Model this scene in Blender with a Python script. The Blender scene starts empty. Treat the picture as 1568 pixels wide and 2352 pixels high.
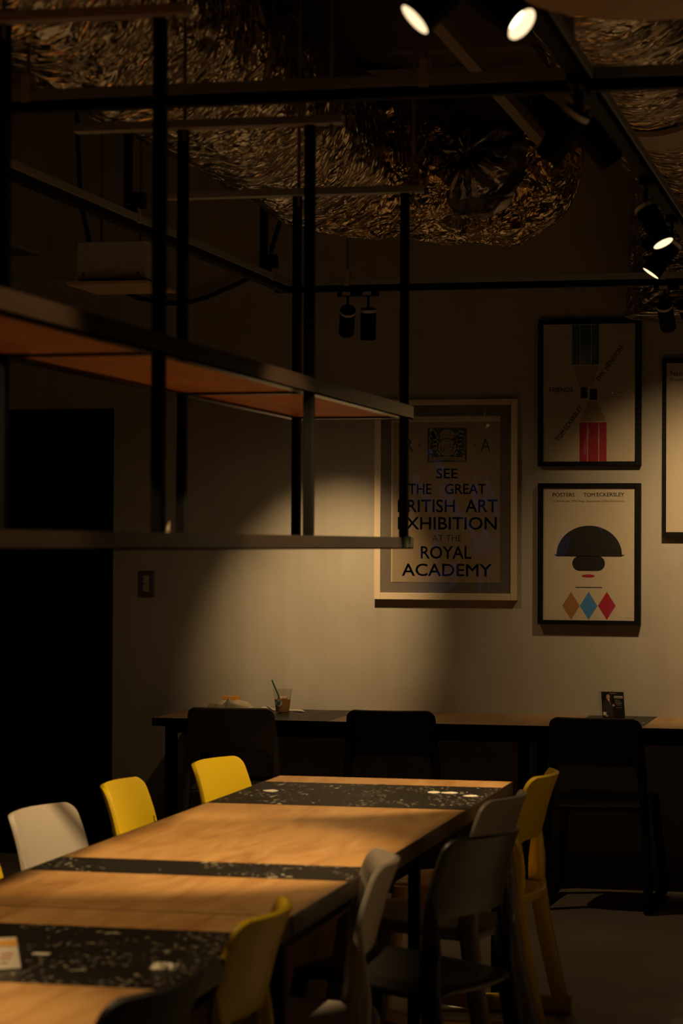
import bpy, bmesh, math, random
from mathutils import Vector, Matrix, noise
S = bpy.context.scene
COL = S.collection
random.seed(7)
R = math.radians

# ------------------------------------------------------------------ camera, world, exposure
cd = bpy.data.cameras.new('camera'); cam = bpy.data.objects.new('camera', cd); COL.objects.link(cam)
YAW, PITCH, ROLL = R(12.9626), R(0.7694), R(0.2476)
fwd = Vector((-math.sin(YAW)*math.cos(PITCH), math.cos(YAW)*math.cos(PITCH), math.sin(PITCH)))
rt = Vector((math.cos(YAW), math.sin(YAW), 0)); up = rt.cross(fwd)
r2 = math.cos(ROLL)*rt + math.sin(ROLL)*up; u2 = -math.sin(ROLL)*rt + math.cos(ROLL)*up
m = Matrix((r2, u2, -fwd)).transposed().to_4x4(); m.translation = Vector((0, 0, 1.49)); cam.matrix_world = m
cd.sensor_fit = 'HORIZONTAL'; cd.sensor_width = 24.0; cd.lens = 5553/1568*24.0
cd.clip_start = 0.05; cd.clip_end = 60
cd.dof.use_dof = True; cd.dof.focus_distance = 10.3; cd.dof.aperture_fstop = 5.6
S.camera = cam
S.view_settings.view_transform = 'Standard'; S.view_settings.look = 'None'
S.view_settings.exposure = 0.0; S.view_settings.gamma = 1.0; S.view_settings.use_curve_mapping = False
W = bpy.data.worlds.new('dusk'); S.world = W; W.use_nodes = True
W.node_tree.nodes['Background'].inputs[0].default_value = (.25, .35, 1, 1)
W.node_tree.nodes['Background'].inputs[1].default_value = 0.08
S.cycles.max_bounces = 6; S.cycles.diffuse_bounces = 3; S.cycles.glossy_bounces = 3; S.cycles.transparent_max_bounces = 12
S.cycles.caustics_reflective = False; S.cycles.caustics_refractive = False
S.cycles.sample_clamp_indirect = 2.0
try:
    S.cycles.use_denoising = True
except Exception:
    pass
WARM = (1.0, 0.66, 0.30)
LIT = {'wall_left': 120, 'wall_down': 12, 'wall_right': 46, 'table': 172, 'side': 230, 'near': 105, 'left': 70}

# ------------------------------------------------------------------ materials
def mat(name, col, rough=.5, metal=0.0, spec=.5, coat=0.0):
    M = bpy.data.materials.new(name); M.use_nodes = True
    b = M.node_tree.nodes['Principled BSDF']
    b.inputs['Base Color'].default_value = (*col, 1); b.inputs['Roughness'].default_value = rough
    b.inputs['Metallic'].default_value = metal; b.inputs['Specular IOR Level'].default_value = spec
    b.inputs['Coat Weight'].default_value = coat
    return M
def N(M, t, **kw):
    n = M.node_tree.nodes.new(t)
    for k, v in kw.items(): setattr(n, k, v)
    return n
def LK(M, a, b): M.node_tree.links.new(a, b)
def ramp(M, stops):
    n = N(M, 'ShaderNodeValToRGB'); e = n.color_ramp.elements
    e[0].position, e[0].color = stops[0][0], (*stops[0][1], 1)
    e[1].position, e[1].color = stops[-1][0], (*stops[-1][1], 1)
    for p, c in stops[1:-1]:
        x = e.new(p); x.color = (*c, 1)
    return n
def coords(M, scale=(1, 1, 1), kind='Object'):
    tc = N(M, 'ShaderNodeTexCoord'); mp = N(M, 'ShaderNodeMapping'); mp.inputs['Scale'].default_value = scale
    LK(M, tc.outputs[kind], mp.inputs['Vector']); return mp.outputs['Vector']
def geo_coords(M, scale=(1, 1, 1)):
    g = N(M, 'ShaderNodeNewGeometry'); mp = N(M, 'ShaderNodeMapping'); mp.inputs['Scale'].default_value = scale
    LK(M, g.outputs['Position'], mp.inputs['Vector']); return mp.outputs['Vector']
def noisecol(M, vec, scale, detail, stops, dist=0.0, bump=0.0, rough=None, bdist=.01):
    b = M.node_tree.nodes['Principled BSDF']
    n = N(M, 'ShaderNodeTexNoise'); n.inputs['Scale'].default_value = scale; n.inputs['Detail'].default_value = detail
    n.inputs['Distortion'].default_value = dist
    LK(M, vec, n.inputs['Vector'])
    r = ramp(M, stops); LK(M, n.outputs['Fac'], r.inputs['Fac']); LK(M, r.outputs['Color'], b.inputs['Base Color'])
    if bump:
        bp = N(M, 'ShaderNodeBump'); bp.inputs['Strength'].default_value = bump; bp.inputs['Distance'].default_value = bdist
        LK(M, n.outputs['Fac'], bp.inputs['Height']); LK(M, bp.outputs['Normal'], b.inputs['Normal'])
    return n, r

def m_wall():
    M = mat('trowelled grey plaster', (.4, .37, .33), .75, spec=.2)
    b = M.node_tree.nodes['Principled BSDF']
    v = geo_coords(M, (1.0, 1.0, .8))
    n1 = N(M, 'ShaderNodeTexNoise'); n1.inputs['Scale'].default_value = 1.6; n1.inputs['Detail'].default_value = 6; n1.inputs['Distortion'].default_value = .9
    n2 = N(M, 'ShaderNodeTexNoise'); n2.inputs['Scale'].default_value = 60; n2.inputs['Detail'].default_value = 3
    v2 = geo_coords(M, (9.0, 1.0, .7))
    n3 = N(M, 'ShaderNodeTexNoise'); n3.inputs['Scale'].default_value = 1.3; n3.inputs['Detail'].default_value = 4
    LK(M, v, n1.inputs['Vector']); LK(M, v, n2.inputs['Vector']); LK(M, v2, n3.inputs['Vector'])
    a = N(M, 'ShaderNodeMath', operation='MULTIPLY_ADD'); a.inputs[1].default_value = .45
    LK(M, n3.outputs['Fac'], a.inputs[0]); LK(M, n1.outputs['Fac'], a.inputs[2])
    c = N(M, 'ShaderNodeMath', operation='MULTIPLY_ADD'); c.inputs[1].default_value = .12
    LK(M, n2.outputs['Fac'], c.inputs[0]); LK(M, a.outputs[0], c.inputs[2])
    r = ramp(M, [(.5, (.37, .335, .30)), (.8, (.44, .405, .36)), (1.0, (.49, .455, .41))])
    LK(M, c.outputs[0], r.inputs['Fac']); LK(M, r.outputs['Color'], b.inputs['Base Color'])
    bp = N(M, 'ShaderNodeBump'); bp.inputs['Strength'].default_value = .25; bp.inputs['Distance'].default_value = .01
    LK(M, c.outputs[0], bp.inputs['Height']); LK(M, bp.outputs['Normal'], b.inputs['Normal'])
    return M
def m_floor():
    M = mat('polished concrete', (.3, .26, .22), .55)
    noisecol(M, geo_coords(M, (1, 1, 1)), 2.5, 8, [(.3, (.33, .27, .22)), (.55, (.42, .36, .3)), (.75, (.50, .44, .37))], .6, .1)
    return M
def m_wood(name, dark, mid, light, rough=.38):
    M = mat(name, mid, rough)
    n, r = noisecol(M, geo_coords(M, (7.0, 1.5, 7.0)), 1.6, 9, [(.25, dark), (.5, mid), (.75, light)], 1.6)
    return M
def m_strip():
    M = mat('black laminate worn with pale flecks', (.012, .011, .010), .42, spec=.2)
    b = M.node_tree.nodes['Principled BSDF']
    v = geo_coords(M, (1, 1, 1))
    def flecks(scale, thr, gate, gthr, stretch):
        vv = geo_coords(M, stretch)
        nz = N(M, 'ShaderNodeTexNoise'); nz.inputs['Scale'].default_value = scale; nz.inputs['Detail'].default_value = 2
        LK(M, vv, nz.inputs['Vector'])
        g = N(M, 'ShaderNodeMath', operation='GREATER_THAN'); g.inputs[1].default_value = thr; LK(M, nz.outputs['Fac'], g.inputs[0])
        ng = N(M, 'ShaderNodeTexNoise'); ng.inputs['Scale'].default_value = gate; ng.inputs['Detail'].default_value = 2
        LK(M, v, ng.inputs['Vector'])
        g2 = N(M, 'ShaderNodeMath', operation='GREATER_THAN'); g2.inputs[1].default_value = gthr; LK(M, ng.outputs['Fac'], g2.inputs[0])
        mu = N(M, 'ShaderNodeMath', operation='MULTIPLY'); LK(M, g.outputs[0], mu.inputs[0]); LK(M, g2.outputs[0], mu.inputs[1])
        return mu.outputs[0]
    f1 = flecks(75, .63, 9, .5, (1, .8, 1)); f2 = flecks(30, .70, 5, .44, (1, .5, 1))
    mx = N(M, 'ShaderNodeMath', operation='MAXIMUM'); LK(M, f1, mx.inputs[0]); LK(M, f2, mx.inputs[1])
    mc = N(M, 'ShaderNodeMix', data_type='RGBA')
    mc.inputs[6].default_value = (.014, .012, .011, 1); mc.inputs[7].default_value = (.34, .32, .24, 1)
    LK(M, mx.outputs[0], mc.inputs[0]); LK(M, mc.outputs[2], b.inputs['Base Color'])
    return M
def m_foil(name, stretch, wires=False, base=(.50, .40, .29), bump=.10):
    M = mat(name, base, .2, 1.0)
    b = M.node_tree.nodes['Principled BSDF']
    v = coords(M, stretch)
    n1 = N(M, 'ShaderNodeTexNoise'); n1.inputs['Scale'].default_value = 3.6; n1.inputs['Detail'].default_value = 2.6; n1.inputs['Distortion'].default_value = 1.1
    LK(M, v, n1.inputs['Vector'])
    w = N(M, 'ShaderNodeTexNoise'); w.inputs['Scale'].default_value = 10; w.inputs['Detail'].default_value = 2.4; w.inputs['Distortion'].default_value = .5
    LK(M, v, w.inputs['Vector'])
    cr = N(M, 'ShaderNodeMath', operation='SUBTRACT'); cr.inputs[1].default_value = .5; LK(M, w.outputs['Fac'], cr.inputs[0])
    ab = N(M, 'ShaderNodeMath', operation='ABSOLUTE'); LK(M, cr.outputs[0], ab.inputs[0])
    ad = N(M, 'ShaderNodeMath', operation='MULTIPLY_ADD'); ad.inputs[1].default_value = -.55
    LK(M, ab.outputs[0], ad.inputs[0]); LK(M, n1.outputs['Fac'], ad.inputs[2])
    bp = N(M, 'ShaderNodeBump'); bp.inputs['Strength'].default_value = 1.0; bp.inputs['Distance'].default_value = bump
    LK(M, ad.outputs[0], bp.inputs['Height']); LK(M, bp.outputs['Normal'], b.inputs['Normal'])
    if wires:
        vo = N(M, 'ShaderNodeTexVoronoi', feature='DISTANCE_TO_EDGE'); vo.inputs['Scale'].default_value = 62; vo.inputs['Randomness'].default_value = .35
        LK(M, coords(M, (1, 1, 1)), vo.inputs['Vector'])
        g = N(M, 'ShaderNodeMath', operation='LESS_THAN'); g.inputs[1].default_value = .04; LK(M, vo.outputs['Distance'], g.inputs[0])
        mc = N(M, 'ShaderNodeMix', data_type='RGBA'); mc.inputs[6].default_value = (*base, 1); mc.inputs[7].default_value = (.12, .09, .06, 1)
        LK(M, g.outputs[0], mc.inputs[0]); LK(M, mc.outputs[2], b.inputs['Base Color'])
    return M
def m_pane(name, wav=.5, scale=3.0, tint=(1, 1, 1), f0=.05):
    M = bpy.data.materials.new(name); M.use_nodes = True; nt = M.node_tree
    for n in list(nt.nodes): nt.nodes.remove(n)
    out = N(M, 'ShaderNodeOutputMaterial'); mix = N(M, 'ShaderNodeMixShader'); tr = N(M, 'ShaderNodeBsdfTransparent'); gl = N(M, 'ShaderNodeBsdfGlossy')
    tr.inputs[0].default_value = (*tint, 1); gl.inputs['Roughness'].default_value = .04
    lw = N(M, 'ShaderNodeLayerWeight'); lw.inputs['Blend'].default_value = .5
    pw = N(M, 'ShaderNodeMath', operation='POWER'); pw.inputs[1].default_value = 4.0; LK(M, lw.outputs['Facing'], pw.inputs[0])
    fr = N(M, 'ShaderNodeMath', operation='MULTIPLY_ADD'); fr.inputs[1].default_value = .7; fr.inputs[2].default_value = f0; LK(M, pw.outputs[0], fr.inputs[0])
    nz = N(M, 'ShaderNodeTexNoise'); nz.inputs['Scale'].default_value = scale; nz.inputs['Detail'].default_value = 1; nz.inputs['Distortion'].default_value = .8
    bp = N(M, 'ShaderNodeBump'); bp.inputs['Strength'].default_value = wav; bp.inputs['Distance'].default_value = .03
    LK(M, geo_coords(M, (1, 1, .6)), nz.inputs['Vector']); LK(M, nz.outputs['Fac'], bp.inputs['Height'])
    LK(M, bp.outputs['Normal'], gl.inputs['Normal'])
    LK(M, fr.outputs[0], mix.inputs[0]); LK(M, tr.outputs[0], mix.inputs[1]); LK(M, gl.outputs[0], mix.inputs[2]); LK(M, mix.outputs[0], out.inputs[0])
    return M
def m_emit(name, col, st):
    M = mat(name, (0, 0, 0), .5); b = M.node_tree.nodes['Principled BSDF']
    b.inputs['Emission Color'].default_value = (*col, 1); b.inputs['Emission Strength'].default_value = st
    return M
def m_plastic(name, col, rough=.42):
    M = mat(name, col, rough, spec=.25); b = M.node_tree.nodes['Principled BSDF']
    n = N(M, 'ShaderNodeTexNoise'); n.inputs['Scale'].default_value = 420; n.inputs['Detail'].default_value = 1
    LK(M, coords(M), n.inputs['Vector'])
    bp = N(M, 'ShaderNodeBump'); bp.inputs['Strength'].default_value = .06; bp.inputs['Distance'].default_value = .001
    LK(M, n.outputs['Fac'], bp.inputs['Height']); LK(M, bp.outputs['Normal'], b.inputs['Normal'])
    return M

wall_m = m_wall(); floor_m = m_floor()
dark_ceiling = mat('black painted ceiling', (.012, .012, .011), .9, spec=.1)
concrete = mat('bare concrete', (.22, .18, .14), .85, spec=.2)
noisecol(concrete, geo_coords(concrete), 4, 5, [(.3, (.16, .13, .1)), (.7, (.26, .21, .165))])
door_m = mat('black door paint', (.0035, .0045, .0035), .6, spec=.15)
base_m = mat('grey skirting', (.30, .28, .26), .6)
table_wood = m_wood('oiled plywood', (.34, .162, .052), (.47, .26, .094), (.55, .33, .135))
counter_wood = m_wood('counter plywood', (.32, .18, .09), (.46, .28, .14), (.52, .34, .18), .45)
shelf_wood = m_wood('orange stained plywood', (.30, .085, .012), (.42, .13, .02), (.48, .16, .03), .5)
panel_wood = m_wood('brown panel', (.16, .075, .03), (.24, .12, .045), (.28, .15, .06), .5)
edge_m = mat('dark table edge', (.05, .032, .02), .3)
black_m = mat('black powder coat', (.0035, .004, .0035), .65, spec=.10)
frame_metal = mat('dark shelf steel', (.011, .007, .005), .22, 0, .14)
strip_m = m_strip()
zinc = mat('galvanised channel', (.30, .33, .38), .5, .1)
bracket_m = mat('pale bracket steel', (.45, .40, .34), .5, .3)
rod_m = mat('threaded rod', (.25, .22, .19), .5, .7)
foil_x = m_foil('crumpled duct foil', (1.0, 1.1, 1.0))
foil_y = m_foil('layered duct foil', (.8, 1.6, 1.0))
foil_drop = m_foil('drop duct foil', (1.0, 1.0, 2.2), base=(.50, .44, .40))
foil_wire = m_foil('foil under hexagonal wire', (1.2, 1.2, 1.2), True, (.55, .40, .24))
foil_cap = m_foil('dark puckered foil', (.9, .9, .9), base=(.20, .18, .185), bump=.022)
tape_m = mat('duct joint tape', (.33, .26, .21), .55, .2)
lens_m = m_emit('glowing lamp lens', (1.0, .80, .50), 7.0)
refl_m = m_emit('lit lamp reflector', (1.0, .72, .40), 1.6)
sticker_m = mat('grey rating sticker', (.42, .36, .33), .6)
white_paper = mat('white paper', (.72, .68, .58), .8)
cream = mat('cream poster paper', (.62, .53, .41), .6)
old_paper = mat('aged tan poster paper', (.36, .27, .18), .7)
mount_m = mat('grey mount board', (.17, .145, .13), .8)
ink = mat('blue black ink', (.018, .03, .035), .6)
black_ink = mat('black ink', (.010, .009, .009), .5)
blue_ink = mat('deep blue ink', (.012, .10, .24), .6)
teal_ink = mat('teal ink', (.03, .20, .28), .6)
sky_ink = mat('bright blue ink', (.06, .24, .62), .6)
red_ink = mat('crimson ink', (.42, .012, .035), .6)
orange_ink = mat('orange ink', (.42, .15, .035), .6)
ochre_ink = mat('ochre ink', (.38, .18, .045), .6)
tan_ink = mat('tan ink', (.42, .30, .18), .6)
grey_ink = mat('grey small print', (.34, .29, .24), .6)
pale_frame = mat('pale ash frame', (.68, .56, .43), .5)
black_frame = mat('black wooden frame', (.005, .005, .005), .6, spec=.12)
pane_m = m_pane('wavy acrylic glazing', .55, 3.4)
clear_m = m_pane('clear plastic', .1, 6.0, (.97, .96, .95))
yellow = m_plastic('yellow chair plastic', (.70, .50, .012))
pale_grey = m_plastic('pale grey chair plastic', (.52, .47, .42))
mauve = m_plastic('warm grey chair plastic', (.20, .17, .16))
basalt = m_plastic('dark grey chair plastic', (.022, .021, .020))
brown_black = m_plastic('brown grey chair plastic', (.12, .10, .085))
jet = m_plastic('black chair plastic', (.012, .012, .012), .5)
metal_box = mat('galvanised sheet', (.6, .58, .56), .5, .1)
noisecol(metal_box, geo_coords(metal_box), 30, 4, [(.3, (.52, .53, .58)), (.7, (.66, .67, .72))])
mdf = mat('brown board', (.62, .44, .29), .6)
hose_m = mat('black rubber hose', (.006, .006, .006), .5)
green_m = mat('green straw plastic', (.0, .13, .06), .35)
coffee_m = mat('milky iced coffee', (.40, .20, .085), .35)
napkin_m = mat('crumpled napkin', (.70, .60, .46), .9)
red_print = mat('red print', (.5, .05, .05), .6)
orange_box = mat('orange carton', (.75, .36, .05), .6)
brown_shade = mat('brown lamp shade', (.30, .19, .11), .5)
skin = mat('printed skin tone', (.52, .26, .17), .6)
navy = mat('printed navy suit', (.02, .02, .035), .6)
card_black = mat('printed black card', (.008, .007, .006), .35)
pale_print = mat('pale print', (.55, .48, .42), .6)
clip_m = mat('pale green clip', (.16, .42, .36), .4)
glass_m = m_pane('clear glass', .0, 6.0, (1, 1, 1), .14)

# ------------------------------------------------------------------ mesh helpers
class MB:
    def __init__(s): s.v = []; s.f = []; s.mi = []; s.mats = []
    def m(s, mt):
        if mt not in s.mats: s.mats.append(mt)
        return s.mats.index(mt)
    def add(s, vs, fs, mt):
        o = len(s.v); i = s.m(mt)
        s.v += [Vector(p) for p in vs]
        for f in fs: s.f.append([k+o for k in f]); s.mi.append(i)
        return s
    def box(s, x0, x1, y0, y1, z0, z1, mt, bev=0.0):
        if bev <= 0:
            vs = [(x, y, z) for x in (x0, x1) for y in (y0, y1) for z in (z0, z1)]
            return s.add(vs, [(0, 1, 3, 2), (4, 6, 7, 5), (0, 4, 5, 1), (2, 3, 7, 6), (0, 2, 6, 4), (1, 5, 7, 3)], mt)
        b = bmesh.new(); bmesh.ops.create_cube(b, size=1)
        for v in b.verts: v.co = Vector(((x0+x1)/2+v.co.x*(x1-x0), (y0+y1)/2+v.co.y*(y1-y0), (z0+z1)/2+v.co.z*(z1-z0)))
        bmesh.ops.bevel(b, geom=list(b.edges), offset=bev, segments=2, affect='EDGES', profile=.5)
        b.verts.index_update()
        s.add([v.co.copy() for v in b.verts], [[v.index for v in f.verts] for f in b.faces], mt); b.free(); return s
    def loft(s, rings, mt, caps=True, closed=True):
        n = len(rings[0]); vs = [p for r in rings for p in r]; fs = []
        for i in range(len(rings)-1):
            for j in range(n if closed else n-1):
                k = (j+1) % n; fs.append((i*n+j, i*n+k, (i+1)*n+k, (i+1)*n+j))
        if caps:
            fs.append(tuple(reversed(range(n)))); fs.append(tuple((len(rings)-1)*n+j for j in range(n)))
        return s.add(vs, fs, mt)
    def tube(s, pts, rad, mt, n=10, caps=True):
        pts = [Vector(p) for p in pts]; rings = []; prev = None
        for i, p in enumerate(pts):
            t = (pts[min(i+1, len(pts)-1)]-pts[max(i-1, 0)]).normalized()
            a = prev if prev is not None else (Vector((0, 0, 1)) if abs(t.z) < .9 else Vector((1, 0, 0)))
            a = (a - t*a.dot(t)).normalized(); prev = a; b = t.cross(a)
            r = rad[i] if isinstance(rad, (list, tuple)) else rad
            rings.append([p+(a*math.cos(2*math.pi*j/n)+b*math.sin(2*math.pi*j/n))*r for j in range(n)])
        return s.loft(rings, mt, caps)
    def lathe(s, prof, c, mt, n=32, axis=Vector((0, 0, 1))):
        axis = axis.normalized(); a = Vector((0, 0, 1)) if abs(axis.z) < .9 else Vector((1, 0, 0))
        a = (a-axis*a.dot(axis)).normalized(); b = axis.cross(a); c = Vector(c)
        rings = [[c+axis*h+(a*math.cos(2*math.pi*j/n)+b*math.sin(2*math.pi*j/n))*max(r, 1e-4) for j in range(n)] for r, h in prof]
        return s.loft(rings, mt, False)
    def prism(s, poly, mt, y0, y1):            # poly of (x, z), extruded along y
        n = len(poly); vs = [(x, y0, z) for x, z in poly]+[(x, y1, z) for x, z in poly]
        fs = [tuple(range(n)), tuple(reversed(range(n, 2*n)))]+[(j, n+j, n+(j+1) % n, (j+1) % n) for j in range(n)]
        return s.add(vs, fs, mt)
    def build(s, name, parent=None, smooth=False, world=True, sharp=40):
        me = bpy.data.meshes.new(name)
        off = parent_base(parent) if (parent is not None and world) else Vector((0, 0, 0))
        me.from_pydata([tuple(v-off) for v in s.v], [], s.f)
        for mt in s.mats: me.materials.append(mt)
        for p, i in zip(me.polygons, s.mi): p.material_index = i; p.use_smooth = smooth
        b = bmesh.new(); b.from_mesh(me); bmesh.ops.recalc_face_normals(b, faces=b.faces)
        if smooth:
            for e in b.edges:
                if len(e.link_faces) == 2 and e.calc_face_angle(0) > R(sharp): e.smooth = False
        b.to_mesh(me); b.free()
        o = bpy.data.objects.new(name, me); COL.objects.link(o)
        if parent is not None: o.parent = parent
        return o
def parent_base(p):
    o = Vector((0, 0, 0))
    while p is not None: o += p.location; p = p.parent
    return o
def tag(o, label, cat, group=None):
    o['label'] = label; o['category'] = cat
    if group: o['group'] = group
    return o
def thing(name, label, cat, loc=(0, 0, 0), rz=0.0, group=None):
    o = bpy.data.objects.new(name, None); COL.objects.link(o); o.location = loc; o.rotation_euler = (0, 0, rz)
    o.empty_display_size = .05
    return tag(o, label, cat, group)
def struct(name, mb, smooth=False):
    o = mb.build(name, None, smooth); o['kind'] = 'structure'; return o

# ------------------------------------------------------------------ room
WY = 10.95; XL, XR, YB, ZC = -5.0, 3.0, -2.2, 3.75
struct('floor', MB().box(XL-.1, XR+.1, YB-.1, WY+.12, -.1, 0, floor_m))
struct('ceiling', MB().box(XL-.1, XR+.1, YB-.1, WY+.12, ZC, ZC+.1, dark_ceiling))
DX0, DX1, DZ = -4.55, -3.632, 2.13
mb = MB()
mb.box(XL, DX0, WY, WY+.12, 0, ZC, wall_m); mb.box(DX0, DX1, WY, WY+.12, DZ, ZC, wall_m); mb.box(DX1, XR, WY, WY+.12, 0, ZC, wall_m); mb.box(DX0, DX1, WY+.10, WY+.12, 0, DZ, wall_m)
struct('wall_back', mb)
struct('wall_left', MB().box(XL-.1, XL, YB, WY+.12, 0, ZC, wall_m))
struct('wall_right', MB().box(XR, XR+.1, YB, WY+.12, 0, ZC, wall_m))
mb = MB(); wx0, wx1, wz0, wz1 = -4.85, -4.15, 1.15, 2.2
mb.box(XL, wx0, YB-.1, YB, 0, ZC, wall_m); mb.box(wx1, XR, YB-.1, YB, 0, ZC, wall_m)
mb.box(wx0, wx1, YB-.1, YB, 0, wz0, wall_m); mb.box(wx0, wx1, YB-.1, YB, wz1, ZC, wall_m)
struct('wall_front', mb)
mb = MB()
for a, b_, c, d in ((wx0, wx0+.04, wz0, wz1), (wx1-.04, wx1, wz0, wz1), (wx0, wx1, wz0, wz0+.04), (wx0, wx1, wz1-.04, wz1), (-4.52, -4.48, wz0, wz1)):
    mb.box(a, b_, YB-.08, YB-.02, c, d, black_m)
struct('window_1', mb)
mb = MB().box(DX1, XR, WY-.014, WY, 0, .095, base_m, .003); mb.box(XL, DX0, WY-.014, WY, 0, .095, base_m, .003)
struct('baseboard_back', mb)
d = MB(); d.box(DX0, DX0+.05, WY-.005, WY+.1, 0, DZ, door_m); d.box(DX1-.035, DX1, WY-.005, WY+.1, 0, DZ, door_m); d.box(DX0, DX1, WY-.005, WY+.1, DZ-.04, DZ, door_m)
dr = struct('door_1', d)
leaf = MB().box(DX0+.05, DX1-.035, WY+.03, WY+.07, .012, DZ-.04, door_m, .004).build('door_leaf', dr)
h = MB().tube([(DX0+.12, WY+.03, 1.0), (DX0+.12, WY-.02, 1.0), (DX0+.24, WY-.02, 1.0)], .009, black_m); h.build('door_handle', leaf, True)
# concrete ceiling beam running across
mb = MB().box(-2.6, XR, 8.9, 9.2, 3.34, ZC, concrete, .01); struct('trim_1', mb)

# ------------------------------------------------------------------ light switch on the wall
t = thing('light_switch', 'small light switch plate on the grey wall beside the black door', 'light switch', (-3.462, WY, 1.30))
MB().box(-3.499, -3.425, WY-.012, WY, 1.241, 1.361, mat('dark steel plate', (.17, .15, .14), .45, .5), .003).build('plate', t)
rk = mat('beige rocker', (.42, .36, .28), .5)
for z0, z1 in ((1.300, 1.340), (1.262, 1.298)):
    MB().box(-3.478, -3.450, WY-.018, WY-.011, z0, z1, rk, .002).build('rocker', t)
for z in (1.353, 1.249):
    MB().lathe([(.0001, -.002), (.003, -.002), (.003, 0)], (-3.462, WY-.0115, z), black_m, 10, Vector((0, 1, 0))).build('screw', t)

# ------------------------------------------------------------------ communal tables
TX0, TX1, TZ = -2.005, -1.22, .72
def table(y0, y1, strips, label, panel):
    t = thing('communal_table', label, 'table', ((TX0+TX1)/2, (y0+y1)/2, 0), 0, 'long plywood tables')
    mb = MB().box(TX0+.004, TX1-.004, y0, y1, TZ-.035, TZ, table_wood)
    mb.build('tabletop', t)
    e = MB()
    e.box(TX1-.004, TX1, y0, y1, TZ-.042, TZ, edge_m); e.box(TX0, TX0+.004, y0, y1, TZ-.042, TZ, edge_m)
    e.box(TX0, TX1, y1-.004, y1+.001, TZ-.042, TZ-.0005, edge_m); e.box(TX0, TX1, y0-.001, y0+.004, TZ-.042, TZ-.0005, edge_m)
    e.build('edge_band', t)
    for a, b_ in strips:
        o = MB().box(TX0+.004, TX1-.004, a, b_, TZ-.001, TZ+.0006, strip_m).build('inlay', t); o['label'] = 'black inlay strip with worn pale marks'
    for yy in (y0+.05, (y0+y1)/2+.05, y1-.06):
        for xx in (TX0+.03, TX1-.06):
            MB().box(xx, xx+.028, yy-.014, yy+.022, 0, TZ-.042, black_m, .002).build('leg', t)
    for xx in (TX0+.04, TX1-.06):
        MB().box(xx, xx+.02, y0+.05, y1-.05, TZ-.085, TZ-.042, black_m).build('apron', t)
    if panel:
        MB().box(-1.62, -1.60, y0+.3, y1-.2, .10, TZ-.05, panel_wood).build('modesty_panel', t)
    return t
table(4.865, 7.81, [(5.40, 5.645), (6.935, 7.60)], 'far plywood communal table with two black inlay strips, ending before the wall counter', True)
table(2.0, 4.855, [(4.01, 4.632), (2.6, 2.85)], 'near plywood communal table with the paper packet on its black strip', True)

# chips of paper left stuck on the far black strip
mb_spots = [(-1.905, 7.31, .05, .075, .2), (-1.405, 7.40, .04, .07, .0), (-1.355, 7.395, .055, .06, .1), (-1.275, 7.32, .045, .06, -.1), (-1.70, 7.35, .04, .02, .4), (-1.53, 7.03, .07, .014, 0), (-1.80, 7.06, .05, .014, 0), (-1.56, 7.12, .03, .012, .2)]
for i, (x, y, w, d_, a) in enumerate(mb_spots[:4]):
    pts = []
    for k in range(9):
        q = 2*math.pi*k/9; rr = .5*(.85+.3*random.random())
        pts.append((x+math.cos(a)*math.cos(q)*w*rr-math.sin(a)*math.sin(q)*d_*rr, y+math.sin(a)*math.cos(q)*w*rr+math.cos(a)*math.sin(q)*d_*rr))
    mb = MB(); n = len(pts)
    mb.add([(p[0], p[1], TZ+.0005) for p in pts]+[(p[0], p[1], TZ+.0015) for p in pts], [tuple(range(n, 2*n))]+[(j, (j+1) % n, n+(j+1) % n, n+j) for j in range(n)], white_paper)
    tag(mb.build('paper_scrap'), ['cream paper scrap at the left end of the far black strip, before the yellow chair', 'cream paper scrap left of its pair on the far black strip', 'longer cream paper scrap, right of its pair on the far black strip', 'cream paper scrap nearest the right end of the far black strip'][i], 'paper scrap', 'paper scraps on the far table')

# glass knob on the far strip
o = MB().lathe([(.0001, 0), (.018, 0), (.0215, .006), (.022, .018), (.019, .028), (.011, .034), (.0001, .036)], (-1.543, 7.27, TZ+.0008), glass_m, 24).build('glass_ornament', None, True)
tag(o, 'small clear glass dome sitting on the black strip of the far table', 'ornament')

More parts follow.
